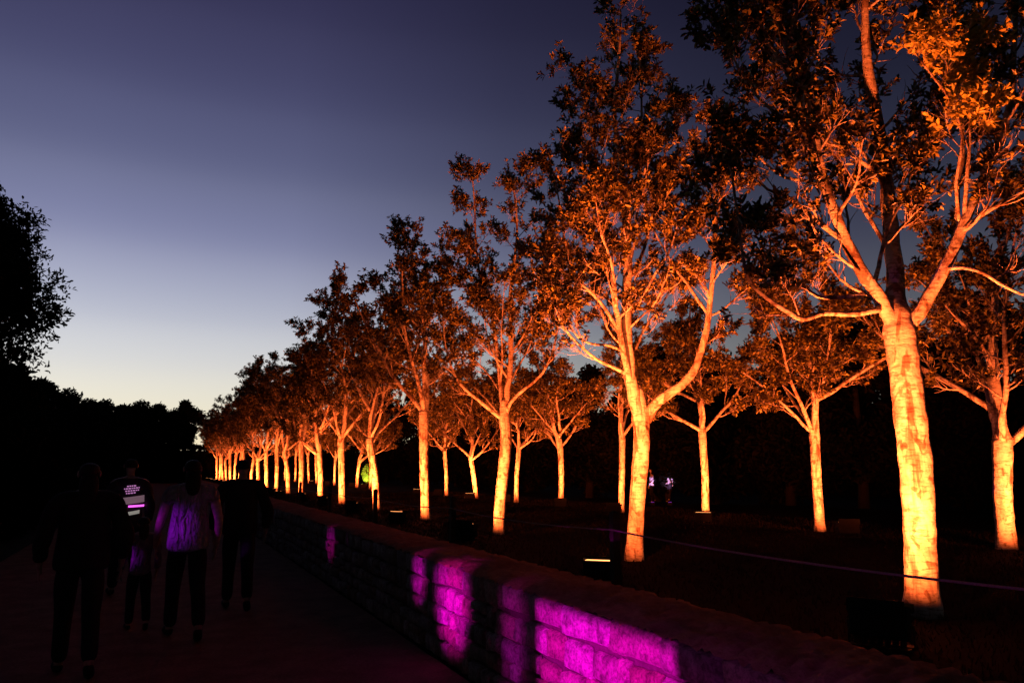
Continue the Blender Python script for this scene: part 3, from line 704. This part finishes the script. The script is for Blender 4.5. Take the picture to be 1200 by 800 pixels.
# one long clipped mass of hedge: left verge, path end, and behind the second row
def hedge(name, label, x0, x1, y0, y1, h, n, seed, leaf=.25):
    root = thing(name, label, 'hedge', ((x0+x1)/2, (y0+y1)/2, 0)); g = np.random.default_rng(seed)
    c = MB(); hx, hy = (x1-x0)/2, (y1-y0)/2
    c.box((0, 0, (h-.35)/2), (hx-.25, hy-.25, (h-.35)/2)); c.build('branch_core', M_BARK2, root, False)
    per = 2*(hx*2*h+hy*2*h)+4*hx*hy; P = []; D = []
    u = g.random(n)*per; a_ = g.uniform(-1, 1, n); b_ = g.random(n)
    lim = np.cumsum([2*hy*h, 2*hy*h, 2*hx*h, 2*hx*h, 4*hx*hy]); s_ = np.searchsorted(lim/lim[-1]*per, u)
    X = np.choose(np.clip(s_, 0, 4), [-hx+0*a_, hx+0*a_, a_*hx, a_*hx, g.uniform(-hx, hx, n)])
    Y = np.choose(np.clip(s_, 0, 4), [a_*hy, a_*hy, -hy+0*a_, hy+0*a_, a_*hy]); Z = np.where(s_ >= 4, h, b_*h)
    wob = .25*np.sin(Y*1.3+seed)+.2*np.sin(Y*.47+2)+.15*np.sin(X*1.7)
    P = np.stack([X, Y, Z*(1+.10*wob)], 1)+g.normal(0, .13, (n, 3)); D = np.stack([X/hx*(s_ < 2), Y/hy*((s_ == 2)|(s_ == 3)), .4+(s_ >= 4)], 1)+g.normal(0, .3, (n, 3))
    P[:, 2] = np.maximum(P[:, 2], .05)
    link('foliage', leaves_mesh('foliage', P, D, M_HEDGE, nleaf=6, L=leaf, W=leaf*.45, seed=seed, jitter=.06), root)
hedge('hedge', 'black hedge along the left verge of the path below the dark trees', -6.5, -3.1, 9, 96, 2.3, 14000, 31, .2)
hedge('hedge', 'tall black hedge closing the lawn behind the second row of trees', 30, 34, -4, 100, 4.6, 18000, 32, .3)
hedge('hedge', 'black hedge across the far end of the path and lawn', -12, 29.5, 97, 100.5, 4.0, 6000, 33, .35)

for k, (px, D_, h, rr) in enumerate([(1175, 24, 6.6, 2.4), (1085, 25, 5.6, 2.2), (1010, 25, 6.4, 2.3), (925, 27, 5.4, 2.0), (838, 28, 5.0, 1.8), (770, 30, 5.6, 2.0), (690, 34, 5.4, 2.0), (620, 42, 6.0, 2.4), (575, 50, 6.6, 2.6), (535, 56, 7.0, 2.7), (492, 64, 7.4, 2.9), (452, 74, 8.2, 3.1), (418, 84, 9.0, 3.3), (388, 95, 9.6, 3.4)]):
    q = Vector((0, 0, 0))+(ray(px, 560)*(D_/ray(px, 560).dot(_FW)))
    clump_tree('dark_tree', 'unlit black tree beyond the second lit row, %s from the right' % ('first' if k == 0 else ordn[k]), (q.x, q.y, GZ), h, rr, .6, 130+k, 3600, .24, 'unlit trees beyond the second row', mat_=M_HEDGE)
# ------------------------------------------------------------------ people
def skin_mesh(chains, sub=1, extra=None):
    """chains of (x,y,z,rx[,ry]) joined where points coincide -> one mesh grown by a Skin modifier"""
    bm = bmesh.new(); sl = bm.verts.layers.skin.verify(); cache = {}
    def vert(p):
        k = (round(p[0], 4), round(p[1], 4), round(p[2], 4))
        if k not in cache:
            v = bm.verts.new(p[:3]); v[sl].radius = (p[3], p[4] if len(p) > 4 else p[3]); cache[k] = v
        return cache[k]
    for c in chains:
        vs = [vert(p) for p in c]
        for a_, b_ in zip(vs, vs[1:]):
            if not bm.edges.get((a_, b_)): bm.edges.new((a_, b_))
    bm.verts.ensure_lookup_table(); bm.verts[0][sl].use_root = True
    me = bpy.data.meshes.new('tmp'); bm.to_mesh(me); bm.free()
    o = bpy.data.objects.new('tmp', me); COL.objects.link(o)
    o.modifiers.new('s', 'SKIN').use_smooth_shade = True
    m = o.modifiers.new('u', 'SUBSURF'); m.levels = m.render_levels = sub
    dg = bpy.context.evaluated_depsgraph_get(); dg.update()
    res = bpy.data.meshes.new_from_object(o.evaluated_get(dg)); bpy.data.objects.remove(o)
    return res
def join_meshes(name, meshes, m):
    V = []; Fc = []
    for me in meshes:
        o = len(V); V += [tuple(v.co) for v in me.vertices]; Fc += [tuple(i+o for i in p.vertices) for p in me.polygons]
    me = bpy.data.meshes.new(name); me.from_pydata(V, [], Fc); me.materials.append(m)
    me.polygons.foreach_set('use_smooth', [True]*len(me.polygons)); me.update(); return me
def ball(c, r, sc=(1, 1, 1), n=10):
    mb = MB(); vs = []; fs = []
    for i in range(n+1):
        t = math.pi*i/n
        for k in range(n*2):
            a_ = math.pi*k/n; vs.append((c[0]+r*sc[0]*math.sin(t)*math.cos(a_), c[1]+r*sc[1]*math.sin(t)*math.sin(a_), c[2]+r*sc[2]*math.cos(t)))
    for i in range(n):
        for k in range(n*2): fs.append((i*2*n+k, i*2*n+(k+1) % (2*n), (i+1)*2*n+(k+1) % (2*n), (i+1)*2*n+k))
    mb.add(vs, fs); return mb
def person(label, loc, rz, H, top_mat, leg_mat, group=None, stride=.22, width=1.0, arms=((.0, .05), (.0, -.05)), long_hair=False, head_m=1.0, sleeve=1.0, loose=1.0, bend=((.06, .06))):
    root = thing('person', label, 'person', loc, rz, group); s = H/1.75; W = width
    root.scale = (s, s, s)
    pel = (0, 0, .95, .135*W, .10); sp = (0, .0, 1.12, .125*W, .095); ch = (0, .0, 1.32, .15*W, .105); up = (0, 0, 1.43, .10*W, .08)
    nk = (0, .01, 1.50, .052); nk2 = (0, .02, 1.555, .050)
    hd = [nk2, (0, .035, 1.62, .070*head_m, .078*head_m), (0, .035, 1.675, .075*head_m, .088*head_m), (0, .025, 1.72, .050*head_m, .06*head_m)]
    legs = []; leg_c = []; shoes = []
    for sx, sg in ((-1, 1), (1, -1)):
        f = stride*sg
        hip = (sx*.085*W, 0, .90, .080*W, .085); kn = (sx*.095, f*.55+.03, .50+(.02 if sg < 0 else 0), .056); an = (sx*.10, f-(.05 if sg > 0 else .10), .095 if sg > 0 else .17, .040)
        hl = (sx*.10, an[1]-.03, .05 if sg > 0 else .13, .034); to = (sx*.115, an[1]+.15, .035 if sg > 0 else .035, .028)
        cf = (sx*.098, (kn[1]+an[1])/2-.02, (kn[2]+an[2])/2+.04, .056)
        legs.append([pel, hip, kn, cf, an, (an[0], an[1]+.03, an[2]-.045, .036), to])
        leg_c.append([(hip[0], hip[1], hip[2], .108*W, .115), (kn[0], kn[1], kn[2], .078), (cf[0], cf[1], cf[2], .070), (an[0], an[1], an[2]-.02, .066)])
        shoes.append([hl, (an[0], an[1]+.03, an[2]-.055, .045), (to[0], to[1]-.03, to[2]+.008, .044), (to[0], to[1]+.05, to[2]+.004, .034)])
    armc = []; sl = []; fing = []
    for sx, (ey, hy) in zip((-1, 1), arms):
        sh = (sx*.185*W, 0, 1.42, .062); el = (sx*(.245*W), ey-.05, 1.13, .044); wr = (sx*.25*W, hy+.10, .90, .030); pm = (sx*.25*W, hy+.13, .84, .034, .022)
        mid_ = (sx*.215*W, ey*.5-.02, 1.28, .054); fa = (sx*.25*W, (ey+hy)*.5+.02, 1.03, .042)
        armc.append([up, sh, mid_, el, fa, wr, pm])
        sl.append([(up[0], up[1], up[2], .115*W, .095), (sh[0]*.98, sh[1], sh[2]-.01, .076*loose), (mid_[0], mid_[1], mid_[2], .066*loose)] + ([(el[0], el[1], el[2], .064*loose), (fa[0], fa[1], fa[2], .056*loose), (wr[0], wr[1], wr[2]+.02, .046*loose)] if sleeve > .6 else []))
        for k in range(4):
            fl = (.072, .082, .078, .062)[k]; oy = pm[1]-.027+.018*k
            fing.append([(pm[0], oy*.5+pm[1]*.5, pm[2], .010), (pm[0], oy, pm[2]-.035, .0095), (pm[0]-sx*.008, oy+.006, pm[2]-.035-fl*.55, .0085), (pm[0]-sx*.026, oy+.010, pm[2]-.035-fl, .007)])
        fing.append([(pm[0]-sx*.006, pm[1]+.01, pm[2]+.025, .012), (pm[0]-sx*.012, pm[1]+.042, pm[2]-.005, .0105), (pm[0]-sx*.022, pm[1]+.050, pm[2]-.042, .008)])
    body = skin_mesh([[pel, sp, ch, up, nk]+hd]+legs+armc, 2)
    extras = [skin_mesh([c], 1) for c in fing]
    for mb in [ball((0, .128, 1.625), .016, (.8, 1, 1.4), 6), ball((-.03, .108, 1.648), .011, (1, .7, 1), 6), ball((.03, .108, 1.648), .011, (1, .7, 1), 6),
               ball((0, .110, 1.585), .02, (1.2, .5, .35), 6), ball((-.082, .03, 1.635), .028, (.35, .7, 1.1), 6), ball((.082, .03, 1.635), .028, (.35, .7, 1.1), 6)]:
        extras.append(mb.mesh('t', None))
    link('body', join_meshes('body', [body]+extras, M_SKIN), root)
    tc_ = [(0, .0, .82, .165*W*loose, .14*loose), (0, .0, .90, .168*W*loose, .138*loose), (0, 0, 1.0, .16*W*loose, .125*loose), (0, 0, 1.14, .152*W*loose, .12*loose), (0, 0, 1.32, .178*W, .128), (0, 0, 1.43, .115*W, .095), (0, .005, 1.485, .068)]
    tm = join_meshes('top', [skin_mesh([tc_]+sl, 3)], top_mat)
    for v in tm.vertices:                                      # folds hanging from the shoulders
        c = v.co; k = max(0, min(1, (1.40-c.z)/.4))
        c += Vector((c.x, c.y*1.3, 0))*(.15*k*math.sin(9*math.atan2(c.y, c.x)+7*c.z+loc.x*9)*(.4+.6*math.sin(5*c.z+3*c.x)))
    link('top', tm, root)
    link('trousers', join_meshes('trousers', [skin_mesh([[(0, 0, 1.0, .148*W, .115), (0, 0, .93, .152*W, .12)]+[leg_c[0][0]]+leg_c[0][1:], [(0, 0, .93, .152*W, .12)]+leg_c[1]], 2)], leg_mat), root)
    for c in shoes: link('shoe', join_meshes('shoe', [skin_mesh([c], 2)], M_SHOE), root)
    hb = [(0, .005, 1.60, .085*head_m, .085*head_m), (0, .012, 1.67, .094*head_m, .100*head_m), (0, .012, 1.735, .060, .068)]
    hair = skin_mesh([hb], 2); hm = [hair]
    if long_hair: hm.append(skin_mesh([[(0, -.055, 1.64, .075, .04), (0, -.085, 1.55, .085, .04), (0, -.10, 1.45, .075, .032), (0, -.11, 1.37, .045, .02)]], 2))
    for v in hair.vertices:                                    # leave the face free
        if v.co.y > .055 and v.co.z < 1.69: v.co.y = .02
    link('hair', join_meshes('hair', hm, M_HAIR), root)
    return root
def standing(px, py): return on_z(px, py, .006)
PG = 'people walking away along the dark path'
p1 = standing(213, 748); person('person walking away in a loose white shirt lit violet from behind', p1, R(4), 1.70, M_SHIRT, M_TROU, PG, .26, 1.08, ((.08, .22), (-.06, -.08)), long_hair=True, sleeve=.5, loose=1.2)
p2 = standing(276, 714); person('person all in black walking next to the wall, just right of the white shirt', p2, R(-3), 1.72, M_JACK, M_TROU, PG, .22, 1.18, loose=1.1)
p3 = standing(159, 738); person('short person in a grey jacket with a violet-lit sleeve, left of the white shirt', p3, R(8), 1.12, M_CHILD, M_TROU, PG, .16, 1.0, ((.05, .10), (-.04, -.02)), long_hair=True, head_m=1.18)
p5 = standing(84, 792); person('dark person nearest the camera at the lower left edge', p5, R(6), 1.66, M_JACK, M_TROU, PG, .22, 1.22, long_hair=True, loose=1.15)
pv = on_z(142, 549+900*1.6/9.7, .006)
vest = person('person in a dark vest with reflective bands and small lettering on the back', pv, R(10), 1.74, M_VEST, M_TROU, PG, .18, 1.05, loose=1.12)
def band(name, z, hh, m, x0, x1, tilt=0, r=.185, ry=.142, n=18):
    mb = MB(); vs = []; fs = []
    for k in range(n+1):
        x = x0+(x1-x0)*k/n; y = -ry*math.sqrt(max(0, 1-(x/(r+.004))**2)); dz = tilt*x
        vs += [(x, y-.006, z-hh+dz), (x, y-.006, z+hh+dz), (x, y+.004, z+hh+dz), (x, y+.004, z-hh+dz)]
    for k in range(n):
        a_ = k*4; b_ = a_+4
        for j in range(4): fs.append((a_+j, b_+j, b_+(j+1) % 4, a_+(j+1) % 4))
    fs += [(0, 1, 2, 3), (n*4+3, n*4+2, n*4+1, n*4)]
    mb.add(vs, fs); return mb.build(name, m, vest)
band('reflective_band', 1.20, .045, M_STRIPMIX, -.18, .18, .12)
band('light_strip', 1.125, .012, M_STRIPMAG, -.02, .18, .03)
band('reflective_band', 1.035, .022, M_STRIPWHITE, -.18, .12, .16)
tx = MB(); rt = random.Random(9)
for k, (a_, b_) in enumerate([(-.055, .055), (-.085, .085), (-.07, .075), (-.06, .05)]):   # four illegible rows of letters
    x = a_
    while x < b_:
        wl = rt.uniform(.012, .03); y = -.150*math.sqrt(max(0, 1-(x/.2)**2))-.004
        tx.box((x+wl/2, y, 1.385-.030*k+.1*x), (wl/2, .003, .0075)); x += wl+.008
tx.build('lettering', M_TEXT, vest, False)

# far pale figures lit violet beyond the trees
def far_point(px, py, dist):
    d = ray(px, py); p = Vector((0, 0, EYE))+d*(dist/d.dot(_FW)); return p
for px, lab, h, za, sz in ((764, 'tiny pale person far off under the trees, dimmer and left of the pair', 1.25, .82, 11), (783, 'tiny violet-lit person far off under the trees, right of the pair', 1.45, .88, 22)):
    q = far_point(px, 575, 29); q.z = GZ
    person(lab, q, R(60 if px < 770 else -60), h, M_SHIRT, M_TROU, 'far people standing in violet light', .08, .8)
    lq = q+Vector((-1.1, -1.6, 0))
    fl = thing('violet_lamp', 'small lamp in the grass before the %s far pale person' % ('left' if px < 770 else 'right'), 'lamp', lq)
    bx_ = MB(); bx_.box((0, 0, .06), (.07, .05, .05)); bevel(bx_.build('housing', M_BLACK, fl, False), .008)
    ln = MB(); ln.box((0.02, .02, .113), (.05, .035, .003)); ln.build('lens', M_VIOLENS, fl, False)
    light('violet_beam', (.75, .45, 1), 900, lq+Vector((.03, .05, .16)), q+Vector((0, 0, za)), sz, .6)
# green-lit bush far down the lawn
q = far_point(430, 568, 62)
root = thing('lit_bush', 'small yellow-green lit bush glimpsed far between the trunks', 'bush', (q.x, q.y, GZ))
g = np.random.default_rng(3); v = g.normal(0, 1, (260, 3)); v /= np.linalg.norm(v, axis=1)[:, None]
M_BUSH = leafmat('bush_leaf', (.06, .10, .02), (.10, .16, .03), (.14, .2, .05), (.1, .16, .02), .3)
sb = MB()
for k in range(7): sb.tube([(0, 0, 0), (v[k][0]*.15, v[k][1]*.15, .5), (v[k][0]*.3, v[k][1]*.3, 1.2)], [.02, .015, .006], 5)
sb.build('stem', M_BARK2, root)
link('foliage', leaves_mesh('foliage', v*np.array([.38, .38, .75])*g.random((260, 1))**.3+[0, 0, .85], v+[0, 0, .6], M_BUSH, 6, .13, .05, seed=4), root)
lp = Vector((q.x-.8, q.y-1.6, GZ))
fl = thing('green_lamp', 'small lamp on the lawn lighting the far yellow-green bush', 'lamp', lp)
bx_ = MB(); bx_.box((0, 0, .06), (.08, .06, .05)); bevel(bx_.build('housing', M_BLACK, fl, False), .008)
ln = MB(); ln.box((.02, .02, .113), (.055, .04, .003)); ln.build('lens', M_GREENLENS, fl, False)
light('green_beam', (1, .95, .14), 1400, lp+Vector((.05, .1, .18)), (q.x, q.y, GZ+.9), 50, .5)

# ------------------------------------------------------------------ magenta wall washers on the left verge (outside the frame), with panels added to shape their beams
def washer(label, loc, tgt, power, col, size=60, slit=None, blend=.2, r=.012):
    loc = Vector(loc); d = Vector(tgt)-loc; az = math.atan2(d.y, d.x)-math.pi/2
    root = thing('colour_floodlight', label, 'floodlight', loc, az, 'coloured floodlights on the left verge of the path')
    h = MB(); h.box((0, -.16, .0), (.11, .13, .10)); bevel(h.build('housing', M_BLACK, root, False), .012)
    le = MB(); le.tube([(0, -.029, 0), (0, -.022, 0)], [.085, .085], 20); le.build('lens', M_MAGLENS if col[0] > .7 else M_VIOLENS, root)
    yk = MB(); yk.tube([(-.13, -.16, 0), (-.13, -.16, -loc.z+.02), (.13, -.16, -loc.z+.02), (.13, -.16, 0)], [.012]*4, 6); yk.build('bracket', M_BLACK, root)
    L = d.length
    light('colour_beam', col, power, loc+Vector((-math.sin(az), math.cos(az), 0))*.012, loc+d, size, blend, r)
    if slit:  # unseen panels added to cut the beam into a sharp-edged patch
        # doors: limits (left, right) of the lit strip, in metres along the wall from the aim point
        dist = .30 if len(slit) < 4 else .75
        for sx, lim in ((-1, slit[0]), (1, slit[1])):
            x = lim/L*dist; dm = MB()
            hw = .3 if size > 20 else .12
            c = x+sx*hw; dm.box((c, dist-.01, 0), (hw, .003, .26)); dm.build('beam_mask', M_BLACK, root, False)
        if len(slit) > 2:
            dm = MB(); dm.box((0, dist+.006, slit[2]/L*dist+.1), (hw+.1, .003, .1)); dm.build('beam_mask', M_BLACK, root, False)
    return root
def wy(px): return on_x(px, WX, .5).y
def wash(label, start, px0, px1, z, power, size, r, top=.30):
    a_, b_ = wy(px1), wy(px0); m_ = (a_+b_)/2; L_ = (Vector((WX, m_, z))-Vector(start)).length; h_ = (b_-a_)/2
    washer(label, start, (WX, m_, z), power, MAG, size, (-h_, h_, top, 1), 1, r)
wash('magenta floodlight lighting the nearest wall stones', (-2.9, 2.6, .72), 637, 792, .64, 6200, 36, .008, .035)
wash('magenta floodlight making the bright streak on the wall', (-2.9, 5.2, .68), 515, 547, .60, 7000, 12, .035, .11)
wash('magenta floodlight making the thin dim streak on the wall', (-2.9, 4.2, .68), 595, 608, .55, 1700, 12, .03, .10)
wash('magenta floodlight lighting the wall just beyond the streak', (-3.0, 5.75, .68), 486, 497, .66, 3400, 7, .03, .12)
wash('magenta floodlight lighting the far part of the wall', (-3.0, 12.6, .66), 376, 402, .6, 1900, 7, .04, .14)
washer('added dim violet floodlight reaching the rope and the lower wall', (-2.9, 1.2, .95), (WX, 2.9, .8), 130, (.8, 0, 1.0), 44, None, 1, .04)  # unseen extra lamp, added to tint rope and lower wall violet
washer('violet floodlight lighting the walking people from behind', (-2.3, 6.9, .9), (p1.x-.12, p1.y-.05, 1.04), 300, VIO, 10, None, 1, .05)
washer('violet floodlight catching the short person in the grey jacket', (-2.35, 7.9, .85), (p3.x-.12, p3.y, .72), 260, (.6, 0, 1.0), 6, None, 1, .05)
